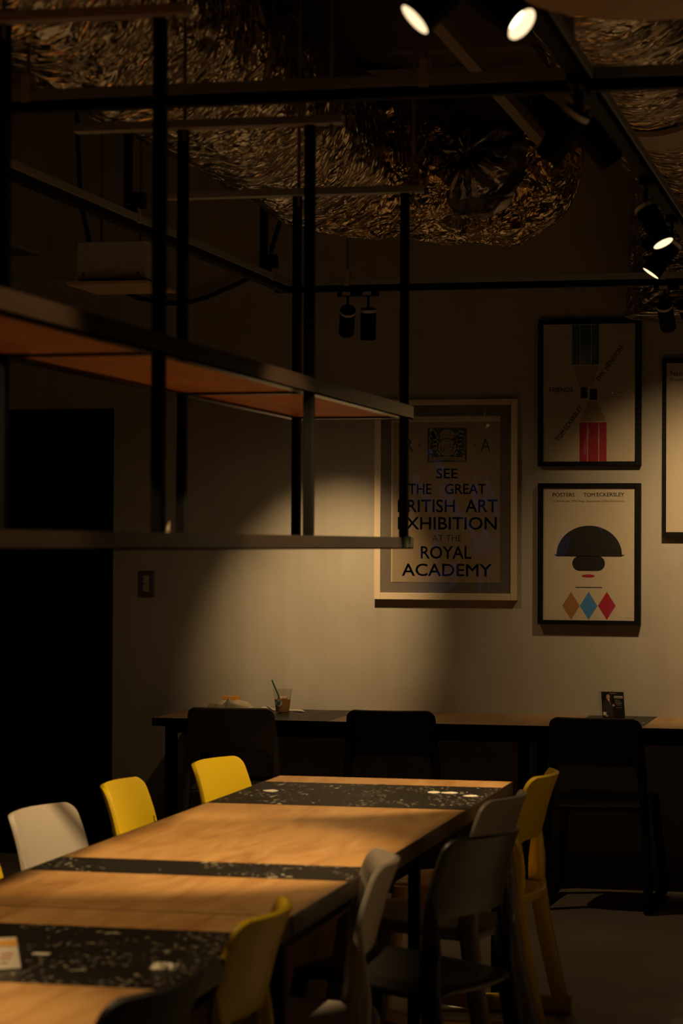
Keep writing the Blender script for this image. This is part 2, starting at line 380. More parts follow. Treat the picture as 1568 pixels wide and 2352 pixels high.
# ------------------------------------------------------------------ chairs (one-piece plastic tilting chairs)
def rrect(cx, cy, hw, hd, ex=4.0, n=14):
    out = []
    for k in range(n):
        a = 2*math.pi*k/n; c, s_ = math.cos(a), math.sin(a)
        out.append((cx+hw*math.copysign(abs(c)**(2/ex), c), cy+hd*math.copysign(abs(s_)**(2/ex), s_)))
    return out
TOP = .786
def back_y(z):                    # side profile of the rear leg and back
    P = [(0, -.262), (.15, -.228), (.30, -.198), (.46, -.176), (.58, -.168), (.65, -.174), (.71, -.190), (.76, -.208), (.80, -.224)]
    for (a, ya), (b_, yb) in zip(P, P[1:]):
        if z <= b_: return ya+(yb-ya)*(z-a)/(b_-a)
    return P[-1][1]
def half_w(z): return .186+(.248-.186)*(TOP-z)/TOP
def make_chair(mt, name='plastic_chair'):
    t = bpy.data.objects.new(name, None); COL.objects.link(t)
    # backrest shell: inverted U with a rounded opening
    ot, ri, rc, pw = .592, .03, .032, .036
    zs = [.44, .48, .52, .545, ot-ri, ot-ri*.6, ot-ri*.3, ot-ri*.1, ot] ; up_ = [ot+(TOP-rc-ot)*k/6 for k in range(1, 7)]+[TOP-rc+rc*math.sin(R(a)) for a in (20, 40, 58, 74, 90)]
    nl, nm = 3, 12
    def hw(z):
        w = half_w(z)
        if z > TOP-rc: w += -rc+math.sqrt(max(rc*rc-(z-(TOP-rc))**2, 0))
        return w
    def wi(z):
        w = half_w(min(z, ot))-pw
        zz = min(z, ot)
        if zz > ot-ri: w += -ri+math.sqrt(max(ri*ri-(zz-(ot-ri))**2, 0))
        return w
    def pos(x, z):
        w0 = half_w(z); k = max(0, min(1, (z-.44)/.20)); u = min(1, abs(x)/w0)
        return Vector((x, back_y(z)-.052*k*(1-u**2.0), z))
    b = bmesh.new(); grid = []
    for z in zs+up_:
        w, q = hw(z), min(wi(z), hw(z)-.012)
        xs = [-w+(w-q)*i/nl for i in range(nl)]+[-q+2*q*i/nm for i in range(nm+1)]+[q+(w-q)*(i+1)/nl for i in range(nl)]
        grid.append([pos(x, z) for x in xs])
    nz = len(grid); nx = len(grid[0]); V = {}
    def vert(i, j):
        if (i, j) not in V: V[(i, j)] = b.verts.new(grid[i][j])
        return V[(i, j)]
    for i in range(nz-1):
        for j in range(nx-1):
            if i < len(zs)-1 and nl <= j < nl+nm: continue
            b.faces.new([vert(i, j), vert(i, j+1), vert(i+1, j+1), vert(i+1, j)])
    me = bpy.data.meshes.new('backrest'); bmesh.ops.recalc_face_normals(b, faces=b.faces); b.to_mesh(me); b.free()
    me.materials.append(mt)
    for p in me.polygons: p.use_smooth = True
    o = bpy.data.objects.new('backrest', me); COL.objects.link(o); o.parent = t
    sd = o.modifiers.new('thick', 'SOLIDIFY'); sd.thickness = .014; sd.offset = 0
    bv = o.modifiers.new('round', 'BEVEL'); bv.width = .005; bv.segments = 2; bv.limit_method = 'ANGLE'; bv.angle_limit = R(50)
    # rear legs with the posts that carry the backrest
    for s_ in (-1, 1):
        rings = []
        for z in (.012, .06, .12, .2, .3, .38, .44, .50, .56, .60, .64, .67):
            f = z/.67; w = .019-.004*f-.008*max(0, (z-.54)/.13); d_ = .027 if z < .5 else .027-.021*((z-.5)/.17)
            cx = s_*(half_w(z)-w); cy = back_y(z)-(d_-.006)*max(0, min(1, (z-.46)/.12))
            rings.append([Vector((x, y, z)) for x, y in rrect(cx, cy, w, d_, 3.2)])
        MB().loft(rings, mt).build('leg', t, True, False)
    # front legs
    for s_ in (-1, 1):
        rings = []
        for z, y in ((.05, .235), (.12, .222), (.22, .206), (.33, .192), (.40, .182), (.445, .176)):
            w = .019; cx = s_*(.238-.042*z/.45-w*.5)
            rings.append([Vector((x, yy, z)) for x, yy in rrect(cx, y, w, .026, 3.2)])
        MB().loft(rings, mt).build('leg', t, True, False)
    # floor runners, kinked so the chair can tip forward
    for s_ in (-1, 1):
        rings = []
        for y, z, hh in ((-.285, .030, .028), (-.22, .030, .029), (-.08, .029, .028), (.03, .027, .026), (.12, .038, .026), (.22, .056, .026), (.258, .064, .022)):
            cx = s_*(.230-.004)
            rings.append([Vector((x, y, zz)) for x, zz in rrect(cx, z, .018, hh, 4)])
        MB().loft(rings, mt).build('runner', t, True, False)
    # seat
    rows = []; ny, nxx = 16, 17
    for i in range(ny+1):
        f = i/ny; rows.append([])
        for j in range(nxx):
            u = -1+2*j/(nxx-1)
            y0 = -.232+.030*abs(u)**2.5; y1 = .222-.05*abs(u)**5       # rounded rear edge behind the posts, softer front
            y = y0+(y1-y0)*f
            w = .190+.024*min(1, f/.25)-.012*max(0, f-.7)/.3
            z = .428+.036*f-.012*(1-u*u)*math.sin(math.pi*min(1, f*1.1))-.014*max(0, abs(u)-.8)/.2-.02*max(0, f-.85)/.15
            rows[-1].append(Vector((u*w, y, z)))
    vs = [p for r_ in rows for p in r_]; fs = [(i*nxx+j, i*nxx+j+1, (i+1)*nxx+j+1, (i+1)*nxx+j) for i in range(ny) for j in range(nxx-1)]
    o = MB().add(vs, fs, mt).build('seat', t, True, False)
    sd = o.modifiers.new('thick', 'SOLIDIFY'); sd.thickness = .022; sd.offset = -1
    if o.data.polygons[0].normal.z < 0: sd.offset = 1
    bv = o.modifiers.new('round', 'BEVEL'); bv.width = .007; bv.segments = 2; bv.limit_method = 'ANGLE'; bv.angle_limit = R(50)
    t['category'] = 'chair'
    return t
protos = {}
def chair(mt, x, y, deg, label, group):
    if mt.name not in protos:
        r_ = make_chair(mt); protos[mt.name] = r_
    else:
        src = protos[mt.name]; r_ = src.copy(); COL.objects.link(r_)
        for ch in src.children:
            c = ch.copy(); COL.objects.link(c); c.parent = r_
    r_.location = (x, y, 0); r_.rotation_euler = (0, 0, R(deg)); tag(r_, label, 'chair', group)
    return r_
def by_back(mt, mx, my, deg, label, group):     # place by the middle of the back's top edge
    v = Matrix.Rotation(R(deg), 2) @ Vector((0, -.219))
    return chair(mt, mx-v.x, my-v.y, deg, label, group)
GL, GR, GC = 'chairs along the left side of the long tables', 'chairs along the right side of the long tables', 'dark chairs at the wall counter'
by_back(yellow, -2.158, 7.588, 82-180, 'yellow plastic chair, farthest on the left of the table, before the brown-grey chair', GL)
by_back(yellow, -2.223, 6.812, 92-180, 'yellow plastic chair between the beige one and the farthest yellow one on the left', GL)
by_back(pale_grey, -2.208, 6.075, 84-180, 'pale beige plastic chair on the left side of the table, before the black door', GL)
by_back(yellow, -2.19, 5.39, 84-180, 'yellow plastic chair cut off by the left edge, only a sliver showing', GL)
by_back(yellow, -1.081, 7.448, 89, 'yellow plastic chair at the far right end of the table, whole back and legs showing', GR)
by_back(mauve, -1.085, 6.755, 83, 'warm grey plastic chair between the far yellow chair and the dark grey chair', GR)
by_back(basalt, -.990, 5.86, 72, 'dark grey plastic chair turned slightly, in front of the warm grey chair', GR)
by_back(pale_grey, -1.150, 5.345, 104, 'pale grey plastic chair seen edge-on beside the near end of the far table', GR)
by_back(yellow, -1.202, 4.535, 92, 'yellow plastic chair at the near table, its back overlapping the table corner', GR)
by_back(jet, -1.165, 3.74, 84, 'black plastic chair nearest the camera, only its back showing at the bottom', GR)
by_back(brown_black, -2.795, 10.035, 3.5, 'brown-grey plastic chair at the left end of the wall counter, before the tray', GC)
by_back(jet, -2.10, 10.07, 4, 'black plastic chair in the middle of the wall counter, under the large tan poster', GC)
by_back(jet, -1.205, 9.86, -2.4, 'black plastic chair at the wall counter in front of the small black card stand', GC)

# ------------------------------------------------------------------ wall counter
CX0, CX1, CY0, CZ = -3.215, 1.2, 10.25, .72
t = thing('wall_counter', 'long narrow plywood counter with black edge fixed along the grey wall', 'counter', (-1.5, 10.6, 0))
strips = [(-3.06, -2.42), (-1.36, -1.055)]
mb = MB().box(CX0+.004, CX1, CY0+.004, WY-.002, CZ-.03, CZ, counter_wood)
mb.build('worktop', t)
MB().box(CX0, CX1, CY0, CY0+.004, CZ-.036, CZ-.0005, black_m).box(CX0, CX0+.004, CY0, WY-.002, CZ-.036, CZ-.0005, black_m).box(CX0+.004, CX1, CY0+.02, CY0+.06, CZ-.036, CZ-.030, black_m).build('edge_band', t)
for a, b_ in strips:
    o = MB().box(a, b_, CY0+.004, WY-.002, CZ-.001, CZ+.0004, strip_m).build('inlay', t); o['label'] = 'black inlay strip'
for x in (-3.17, -1.59, .0):
    for y in (CY0+.05, WY-.09):
        MB().box(x, x+.045, y, y+.045, 0, CZ-.036, black_m, .002).build('leg', t)
    MB().box(x+.002, x+.043, CY0+.05, WY-.05, CZ-.075, CZ-.036, black_m).build('crossbar', t)
for x in (-3.10,):
    MB().box(x, CX1-.1, CY0+.10, CY0+.13, CZ-.08, CZ-.036, black_m).build('apron', t)

# things on the counter
t = thing('iced_coffee_cup', 'clear plastic cup of milky iced coffee with a green straw on the counter', 'cup', (-2.74, 10.72, CZ+.0005))
c = Vector((-2.74, 10.72, CZ+.0005))
MB().lathe([(.0001, .001), (.029, .001), (.0315, .006), (.043, .103), (.045, .105), (.0455, .109), (.043, .109), (.0415, .103), (.0300, .007), (.0001, .004)], c, clear_m, 36).build('cup_wall', t, True)
MB().lathe([(.0001, .0045), (.0296, .0045), (.0302, .009), (.0365, .058), (.0363, .0605), (.0001, .0605)], c, coffee_m, 36).build('coffee', t, True)
for dx, dy, rz in ((.012, -.006, .3), (-.012, .01, 1.0)):
    q = MB(); q.box(-.011, .011, -.011, .011, -.006, .010, mat('ice cube', (.55, .38, .24), .2), .003)
    mtx = Matrix.Rotation(rz, 3, 'Z') @ Matrix.Rotation(.5, 3, 'X'); q.v = [c+Vector((dx, dy, .062))+mtx @ v for v in q.v]; q.build('ice_cube', t)
MB().tube([c+Vector((.012, .008, .008)), c+Vector((-.012, .002, .060)), c+Vector((-.050, -.004, .148))], .0035, green_m, 10).build('straw', t, True)
q = MB(); ang0 = -.28
for z0, z1, w, mt_, off in ((.030, .064, .017, white_paper, .0006),):
    pts = []
    for k in range(20):
        a = 2*math.pi*k/20; zz = .047+.017*math.sin(a); th = -math.pi/2+ang0+.017*math.cos(a)/.036
        rr = .0302+(.0365-.0302)*(zz-.009)/.049+.0016
        pts.append(c+Vector((math.cos(th)*rr, math.sin(th)*rr, zz)))
    q.add(pts, [tuple(range(20))], white_paper)
lb = q.build('round_sticker', t)
q = MB()
for zz, ww, hh in ((.053, .008, .0022), (.047, .0105, .0018), (.0405, .008, .0022)):
    th = -math.pi/2+ang0; rr = .0302+(.0365-.0302)*(zz-.009)/.049+.0024; wv = ww/.036*.9
    q.add([c+Vector((math.cos(th+s_*wv)*rr, math.sin(th+s_*wv)*rr, zz+g)) for s_, g in ((-1, -hh), (0, -hh), (1, -hh), (1, hh), (0, hh), (-1, hh))], [(0, 1, 4, 5), (1, 2, 3, 4)], teal_ink)
q.build('sticker_print', lb)

def crumple(x0, x1, y0, y1, z, amp, mt_, seed, nx=14, ny=8, base=.004):
    mb = MB(); vs = []; fs = []
    for i in range(nx+1):
        for j in range(ny+1):
            u, v = i/nx, j/ny
            e = math.sin(math.pi*min(max(u, .0), 1))**.4*math.sin(math.pi*v)**.4 if 0 < u < 1 and 0 < v < 1 else 0
            nzv = noise.noise(Vector((u*4+seed, v*3, seed)))
            vs.append((x0+(x1-x0)*u+.010*noise.noise(Vector((u*6, v*6, seed+5))), y0+(y1-y0)*v+.01*noise.noise(Vector((u*5+9, v*5, seed))), z+base*.2+e*(base+amp*(.5+nzv))))
    for i in range(nx):
        for j in range(ny): fs.append((i*(ny+1)+j, (i+1)*(ny+1)+j, (i+1)*(ny+1)+j+1, i*(ny+1)+j+1))
    return mb.add(vs, fs, mt_)
tz = CZ+.0005
o = MB().box(-3.06, -2.90, 10.60, 10.82, tz, tz+.012, mat('red tray liner', (.40, .09, .07), .6), .002).build('food_tray'); tag(o, 'flat reddish paper tray under the crumpled napkins on the counter', 'tray')
o = crumple(-3.07, -2.895, 10.60, 10.80, tz+.013, .045, napkin_m, 2.3, 22, 12, .010).build('napkin', None, True); tag(o, 'crumpled cream napkins piled on the tray behind the brown-grey chair', 'napkin')
t = thing('carton', 'small orange and white carton behind the napkins on the counter', 'carton', (-3.02, 10.85, tz))
MB().box(-3.062, -2.985, 10.845, 10.875, tz, tz+.050, white_paper, .001).build('carton_body', t)
MB().box(-3.0625, -2.9845, 10.8445, 10.8755, tz+.044, tz+.062, orange_box, .001).build('carton_lid', t)
o = MB().tube([(-2.86, 10.80, tz+.010), (-2.83, 10.80, tz+.013), (-2.80, 10.79, tz+.006), (-2.76, 10.785, tz+.005), (-2.71, 10.78, tz+.006), (-2.68, 10.775, tz+.006), (-2.66, 10.765, tz+.005), (-2.645, 10.755, tz+.003)], [.008, .009, .005, .004, .005, .006, .006, .002], white_paper, 8).build('straw_wrapper', None, True)
tag(o, 'torn white paper straw wrapper lying behind the iced coffee cup', 'wrapper')
o = MB().box(-3.055, -2.98, 10.30, 10.40, tz, tz+.0012, mat('greyish sheet', (.5, .46, .42), .6)).build('paper_sheet'); tag(o, 'greyish paper sheet on the left end of the wall counter', 'paper')

# menu card in an acrylic stand
t = thing('card_stand', 'clear acrylic stand holding a black card with a suited person, on the counter', 'card stand', (-1.235, 10.80, CZ+.0005))
cz0 = CZ+.0008
def lean(x, z): return Vector((-1.235+x-.010*(z/.115), 10.80+.022*z/.115, cz0+z))
def card_poly(pts, mt_, lift, th=.0006):
    n = len(pts); vs = [lean(x, z)+Vector((0, -lift, 0)) for x, z in pts]+[lean(x, z)+Vector((0, -lift+th, 0)) for x, z in pts]
    return MB().add(vs, [tuple(range(n)), tuple(reversed(range(n, 2*n)))]+[(j, n+j, n+(j+1) % n, (j+1) % n) for j in range(n)], mt_)
def ell(cx, cz_, a, b_, n=18): return [(cx+a*math.cos(2*math.pi*k/n), cz_+b_*math.sin(2*math.pi*k/n)) for k in range(n)]
card = card_poly([(-.050, 0), (.050, 0), (.050, .115), (-.050, .115)], card_black, .001, .0015).build('card', t)
card_poly([(-.062, 0), (.053, 0), (.053, .118), (-.062, .118)], clear_m, .003, .0012).build('acrylic_front', t)
MB().box(-1.30, -1.18, 10.795, 10.86, CZ+.0004, CZ+.0022, clear_m).build('acrylic_foot', t)
pp = [([(-.046, .004), (.0, .004), (.0, .052), (-.006, .070), (-.016, .080), (-.030, .080), (-.042, .070), (-.046, .04)], navy, .0016),
      (ell(-.020, .093, .0085, .0115), skin, .0020), ([(-.024, .082), (-.014, .082), (-.013, .066)], white_paper, .0022),
      ([(-.0185, .078), (-.0145, .078), (-.010, .062), (-.013, .060)], red_print, .0024), (ell(.002, .056, .006, .005), skin, .0024),
      ([(-.046, .012), (-.032, .012), (-.032, .026), (-.046, .026)], white_paper, .0024), (ell(-.030, .009, .006, .004), skin, .0026)]
mbx = MB()
for pts, mt_, l in pp:
    q = card_poly(pts, mt_, l, .0003); mbx.add(q.v, q.f, mt_)
mbx.build('printed_picture', card)
mbx = MB()
for z, x0, x1, hh in ((.108, -.012, .018, .0008), (.095, .006, .046, .0022), (.089, .006, .046, .0014), (.079, .010, .030, .0008), (.072, .010, .036, .0008), (.065, .010, .040, .0008), (.058, .014, .038, .0008), (.046, .012, .040, .0008)):
    q = card_poly([(x0, z-hh), (x1, z-hh), (x1, z+hh), (x0, z+hh)], pale_print, .0018, .0003); mbx.add(q.v, q.f, pale_print)
mbx.build('printed_lines', card)

# things on the near table
t = thing('paper_packet', 'white paper packet with orange band and red print standing on the near table', 'packet', (-1.56, 4.16, TZ+.0006))
q = MB(); rzp = R(34); mtx = Matrix.Rotation(rzp, 3, 'Z')
def pk(x, y, z): return Vector((-1.572, 4.12, TZ+.0008))+mtx @ (Vector((x, y, z))*.82)
def slab(mb, x0, x1, s0, s1, lift, th, mt_):      # on the sloped front face: s runs up the slope
    def P(x, s_, l): return pk(x, s_*math.sin(R(38))+l*-math.cos(R(38)), s_*math.cos(R(38))+l*math.sin(R(38))+.0)
    mb.add([P(x0, s0, lift), P(x1, s0, lift), P(x1, s1, lift), P(x0, s1, lift), P(x0, s0, lift-th), P(x1, s0, lift-th), P(x1, s1, lift-th), P(x0, s1, lift-th)], [(0, 1, 2, 3), (7, 6, 5, 4), (0, 4, 5, 1), (1, 5, 6, 2), (2, 6, 7, 3), (3, 7, 4, 0)], mt_)
slab(q, -.042, .042, .001, .078, .002, .002, white_paper)
q.add([pk(-.042, .048, .061), pk(.042, .048, .061), pk(.042, .085, .001), pk(-.042, .085, .001)], [(0, 1, 2, 3)], white_paper)
bd = q.build('packet_body', t)
q = MB(); slab(q, -.0422, .0422, .056, .072, .0026, .0006, orange_box); q.build('orange_band', bd)
q = MB()
for x0, x1, s0, s1 in ((-.020, -.015, .018, .040), (-.022, -.004, .014, .018), (.002, .030, .036, .039), (-.002, .024, .026, .029), (.0, .014, .014, .017)): slab(q, x0, x1, s0, s1, .0026, .0006, red_print)
q.build('red_print', bd)
o = MB().box(-1.578, -1.545, 4.285, 4.305, TZ+.0006, TZ+.002, white_paper).build('paper_slip'); tag(o, 'narrow white paper slip lying just right of the paper packet', 'paper slip')
o = crumple(-1.318, -1.27, 4.19, 4.225, TZ+.001, .010, white_paper, 8.1, 10, 6).build('napkin_scrap', None, True); tag(o, 'crumpled white napkin scrap at the right edge of the near black strip', 'napkin')

# ------------------------------------------------------------------ hanging shelf
SX0, SX1, SY0, SY1 = -1.770, -1.405, 2.3, 7.06
t = thing('hanging_shelf', 'two-tier black steel shelf hung above the tables with orange boards', 'shelf', ((SX0+SX1)/2, 4.6, 1.478))
def tier(z0, z1, name, boards=True):
    f = MB(); f.box(SX1-.004, SX1, SY0, SY1, z0, z1, frame_metal); f.box(SX0, SX0+.004, SY0, SY1, z0, z1, frame_metal)
    f.box(SX0, SX1, SY1-.004, SY1, z0, z1, frame_metal); f.box(SX0, SX1, SY0, SY0+.004, z0, z1, frame_metal)
    f.box(SX1-.03, SX1, SY0, SY1, z0, z0+.004, frame_metal); f.box(SX0, SX0+.03, SY0, SY1, z0, z0+.004, frame_metal)
    for y in (3.36, 4.57, 5.82, 7.0): f.box(SX0, SX1, y-.012, y+.012, z0+.001, z0+.006, frame_metal)
    fr_ = f.build(name, t)
    for a, b_ in zip((SY0+.006, 3.374, 4.584, 5.834), (3.346, 4.556, 5.806, SY1-.006)) if boards else ():
        o = MB().box(SX0+.006, SX1-.006, a, b_, z0+.007, z0+.022, shelf_wood).build('shelf_board', t); o['label'] = 'orange plywood board'
tier(1.862, 1.902, 'upper_frame'); tier(1.478, 1.512, 'lower_frame', False)
for y in (3.36, 4.57, 5.82, 7.005):
    for x in (SX0+.006, SX1-.031):
        MB().box(x, x+.025, y-.0125, y+.0125, 1.512, 2.53, black_m, .002).build('post', t)
for i, (y, x0, x1, zb) in enumerate(((3.36, -2.0, -1.3, 2.53), (4.55, -2.02, -1.36, 2.53), (5.66, -2.035, -1.338, 2.53), (6.995, -2.156, -1.367, 2.53))):
    MB().box(x0, x1, y-.02+(.15 if i == 2 else 0), y+.021+(.15 if i == 2 else 0), zb, zb+.021, zinc, .002).build('hanging_bar', t)
    yy = y+(.15 if i == 2 else 0)
    for x in (-1.745, x1-.03): MB().tube([(x, yy, zb-.03), (x, yy, ZC)], .005, rod_m, 8).build('hanger_rod', t, True)
t2 = tag(MB().box(-1.435, -1.425, SY1-.105, SY1-.075, 1.486, 1.5, clip_m).build('tmp_clip'), 'x', 'clip'); bpy.data.objects.remove(t2)
q = MB(); q.tube([(SX1+.002, 6.925, 1.484), (SX1+.008, 6.915, 1.512), (SX1+.010, 6.925, 1.515), (SX1+.010, 6.945, 1.492), (SX1+.008, 6.965, 1.513)], .0032, clip_m, 8); q.box(SX1, SX1+.004, 6.905, 6.94, 1.482, 1.514, clip_m, .001)
tag(q.build('clip', None, True), 'small pale green clip on the end of the lower shelf rail', 'clip')
tag(crumple(-1.434, -1.410, 4.62, 4.68, 1.484, .042, napkin_m, 4.4, 8, 6).build('paper_ball', None, True), 'small crumpled paper on the lower shelf between two posts', 'paper')

# ------------------------------------------------------------------ lighting tracks
TZT = 2.55
def track(p0, p1, label, hang, ztop=ZC):
    p0, p1 = Vector((*p0, TZT)), Vector((*p1, TZT)); d_ = (p1-p0); L = d_.length; d_.normalize()
    t = thing('lighting_track', label, 'lighting track', p0, 0, 'ceiling lighting tracks')
    alongx = abs(d_.x) > abs(d_.y)
    def bx(w, z0, z1, mt_, a=0.0, b_=None):
        b_ = L if b_ is None else b_
        A, B = p0+d_*a, p0+d_*b_
        if alongx: return MB().box(min(A.x, B.x), max(A.x, B.x), A.y-w, A.y+w, z0, z1, mt_, .0015)
        return MB().box(A.x-w, A.x+w, min(A.y, B.y), max(A.y, B.y), z0, z1, mt_, .0015)
    bx(.0205, TZT, TZT+.026, zinc).build('channel', t)
    bx(.017, TZT-.026, TZT, black_m).build('rail', t)
    for h_ in hang:
        P = p0+d_*h_
        bx(.024, TZT-.004, TZT+.062, bracket_m, h_-.011, h_+.011).build('bracket', t)
        MB().tube([(P.x, P.y, TZT+.06), (P.x, P.y, ztop)], .005, rod_m, 8).build('hanger_rod', t, True)
    return t
track((-2.437, 5.478), (-.722, 5.478), 'front lighting track crossing above the tables between the left and right tracks', [.4, 1.37], 2.96)
track((-.678, 5.478), (1.6, 5.478), 'front lighting track continuing right from the crossing to the picture edge', [1.3])
track((-2.50, 9.63), (1.6, 9.63), 'back lighting track running along the poster wall', [.305, 1.59, 3.2], 2.89)
track((-2.458, 2.2), (-2.458, 9.607), 'left lighting track running from the front towards the poster wall', [1.6, 3.4, 5.4, 7.15])
RX = -.695
track((RX, 2.2), (RX, 9.607), 'right lighting track running towards the poster wall, carrying four lit spotlights', [1.1, 2.9, 6.0], 2.89)
for i, y in enumerate((7.6, 9.345)):
    q = MB(); q.box(-2.49, -2.46, y-.006, y+.006, 2.60, 2.84, black_m); q.box(-2.49, -2.44, y-.02, y+.02, 2.578, 2.60, black_m)
    q.tube([(-2.46, y, 2.62), (-2.42, y, 2.62)], .028, black_m, 16)
    tag(q.build('cable_hanger'), ['dark cable hanger standing on the middle of the left track', 'dark cable hanger near the corner of the left and back tracks'][i], 'cable hanger', 'cable hangers on the left track')

def spotlight(x, y, dirv, label, power, angle, along='y', blend=.35, drop=.062, rad=.032, ln=.128, group='black cylinder spotlights'):
    dv = Vector(dirv).normalized(); zb = TZT-.026
    t = thing('spotlight', label, 'spotlight', (x, y, zb), 0, group)
    a, b_ = (.017, .042) if along == 'y' else (.042, .017)
    MB().box(x-a, x+a, y-b_, y+b_, zb-.020, zb, black_m, .002).build('adapter', t)
    s_ = MB()
    if along == 'x': s_.box(x-.020, x+.014, y-.0185, y-.0165, zb-.017, zb-.003, sticker_m)
    else: s_.box(x-.0185, x-.0165, y-.02, y+.014, zb-.017, zb-.003, sticker_m)
    s_.build('sticker', t)
    piv = Vector((x, y, zb-.020-drop))
    MB().tube([(x, y, zb-.018), piv, piv-Vector((0, 0, .004))], .0055, black_m, 10).build('stem', t, True)
    top = piv-dv*.012
    MB().lathe([(.0001, 0), (rad-.002, 0), (rad, .002), (rad, ln), (rad-.0025, ln), (rad-.003, ln-.035)], top, black_m, 36, dv).build('lamp_head', t, True)
    MB().lathe([(rad+.0006, .004), (rad+.0006, .016)], top, metal_box, 36, dv).build('collar', t, True)
    MB().lathe([(rad-.003, ln-.001), (rad-.011, ln-.022)], top, refl_m if power else black_m, 36, dv).build('reflector', t, True)
    MB().lathe([(.0001, ln-.021), (rad-.010, ln-.021)], top, lens_m if power else black_m, 36, dv).build('lens', t, True)
    if power:
        ld = bpy.data.lights.new('lamp_light', 'SPOT'); ld.energy = power; ld.color = WARM; ld.spot_size = R(angle); ld.spot_blend = blend; ld.shadow_soft_size = .03
        lo = bpy.data.objects.new('lamp_light', ld); COL.objects.link(lo); lo.parent = t
        pos = top+dv*(ln+.004); q = dv.to_track_quat('-Z', 'Y')
        lo.matrix_parent_inverse = Matrix(); lo.location = pos-Vector((x, y, zb)); lo.rotation_euler = q.to_euler()
    return t
# along the poster wall
spotlight(-2.194, 9.63, (-.35, 1.2, -1.14), 'spotlight tilted left on the back track, left of its upright twin', LIT['wall_left'], 40, 'x', 1.0)
spotlight(-2.108, 9.63, (-.05, .22, -1), 'upright spotlight hanging straight down from the back track', LIT['wall_down'], 150, 'x', 1.0)
spotlight(-.905, 9.63, (.10, 1.2, -1.05), 'spotlight on the back track tilted left, just right of the upper black-framed poster', LIT['wall_right'], 76, 'x', 1.0)
spotlight(-.825, 9.63, (.42, 1.2, -1.0), 'spotlight on the back track at the right edge, tilted right', LIT['wall_right'], 76, 'x', 1.0)
# right track
spotlight(RX, 5.31, (-.60, .22, -.82), 'blurred black spotlight pointing down left where the front and right tracks cross', LIT['table'], 50, blend=.5)
spotlight(RX, 5.40, (.60, .34, -.82), 'blurred black spotlight pointing down right where the front and right tracks cross', LIT['side'], 40, blend=1.0)
spotlight(RX, 6.84, (.42, -.18, -.84), 'lit spotlight on the right track, upper of the two, facing down right', LIT['side'], 60, blend=1.0)
spotlight(RX, 7.64, (-.58, -.12, -.84), 'lit spotlight on the right track, lower of the two, facing down left', LIT['table'], 50, blend=.35)
spotlight(-.69, 3.88, (-.60, -.25, -.62), 'lit spotlight at the top, left of the pair, its glowing face tilted left', LIT['near'], 70, blend=.5, drop=.08)
spotlight(-.69, 3.98, (.66, -.25, -.58), 'lit spotlight at the top, right of the pair, its glowing face tilted right', LIT['side'], 54, blend=1.0, drop=.08)

# left track, beyond the left edge of the photograph
spotlight(-2.458, 4.15, (.55, .05, -.83), 'spotlight on the left track, nearer of the two lighting the tables from the left', LIT['left'], 72, blend=.7)
spotlight(-2.458, 5.85, (.52, .14, -.82), 'spotlight on the left track, farther of the two lighting the tables from the left', LIT['left'], 70, blend=.7)

# ------------------------------------------------------------------ ceiling services
def duct(name, label, path, rad, mt_, n=40, seed=0, amp=.02, stretch=(3, 3, 3), cat='duct', ringmat=None, capend=False):
    pts = [Vector(p) for p in path]; rings = []; prev = None
    for i, p in enumerate(pts):
        tt = (pts[min(i+1, len(pts)-1)]-pts[max(i-1, 0)]).normalized()
        a = prev if prev is not None else Vector((0, 0, 1))
        a = (a-tt*a.dot(tt)).normalized(); prev = a; b_ = tt.cross(a)
        r_ = rad[i] if isinstance(rad, (list, tuple)) else rad
        ring = []
        for j in range(n):
            nn = a*math.cos(2*math.pi*j/n)+b_*math.sin(2*math.pi*j/n); q = p+nn*r_
            k = noise.fractal(Vector((q.x*stretch[0], q.y*stretch[1], q.z*stretch[2]+seed)), .7, 2.0, 4)
            ring.append(q+nn*amp*k)
        rings.append(ring)
    return rings
def dense(path, step):
    out = []
    for a, b_ in zip(path, path[1:]):
        a, b_ = Vector(a), Vector(b_); k = max(1, int((b_-a).length/step))
        out += [a.lerp(b_, i/k) for i in range(k)]
    out.append(Vector(path[-1])); return out
DXC, DZC, DR = -2.12, 2.99, .31
t = thing('foil_duct', 'large round foil-wrapped duct along the ceiling bending right above the posters', 'duct', (DXC, 6.0, DZC))
straight = dense([(DXC, 3.0, DZC), (DXC, 8.75, DZC)], .06)
MB().loft(duct('', '', straight, DR, foil_x, 48, 1.0, .035, (2.4, 1.6, 2.4)), foil_x).build('straight_run', t, True)
bend = [Vector((DXC+.62-.62*math.cos(a), 8.75+.62*math.sin(a), DZC)) for a in [R(4.5*k) for k in range(21)]]
bend += [Vector((DXC+.62+.05*k, 9.37, DZC)) for k in range(1, 7)]
rads = [DR]*len(bend)
for k in range(6): rads[-1-k] = DR*math.sqrt(max(0.02, 1-((6-k)/6.0)**2))
MB().loft(duct('', '', bend, rads, foil_wire, 48, 5.0, .028, (4, 4, 4)), foil_wire).build('elbow', t, True)
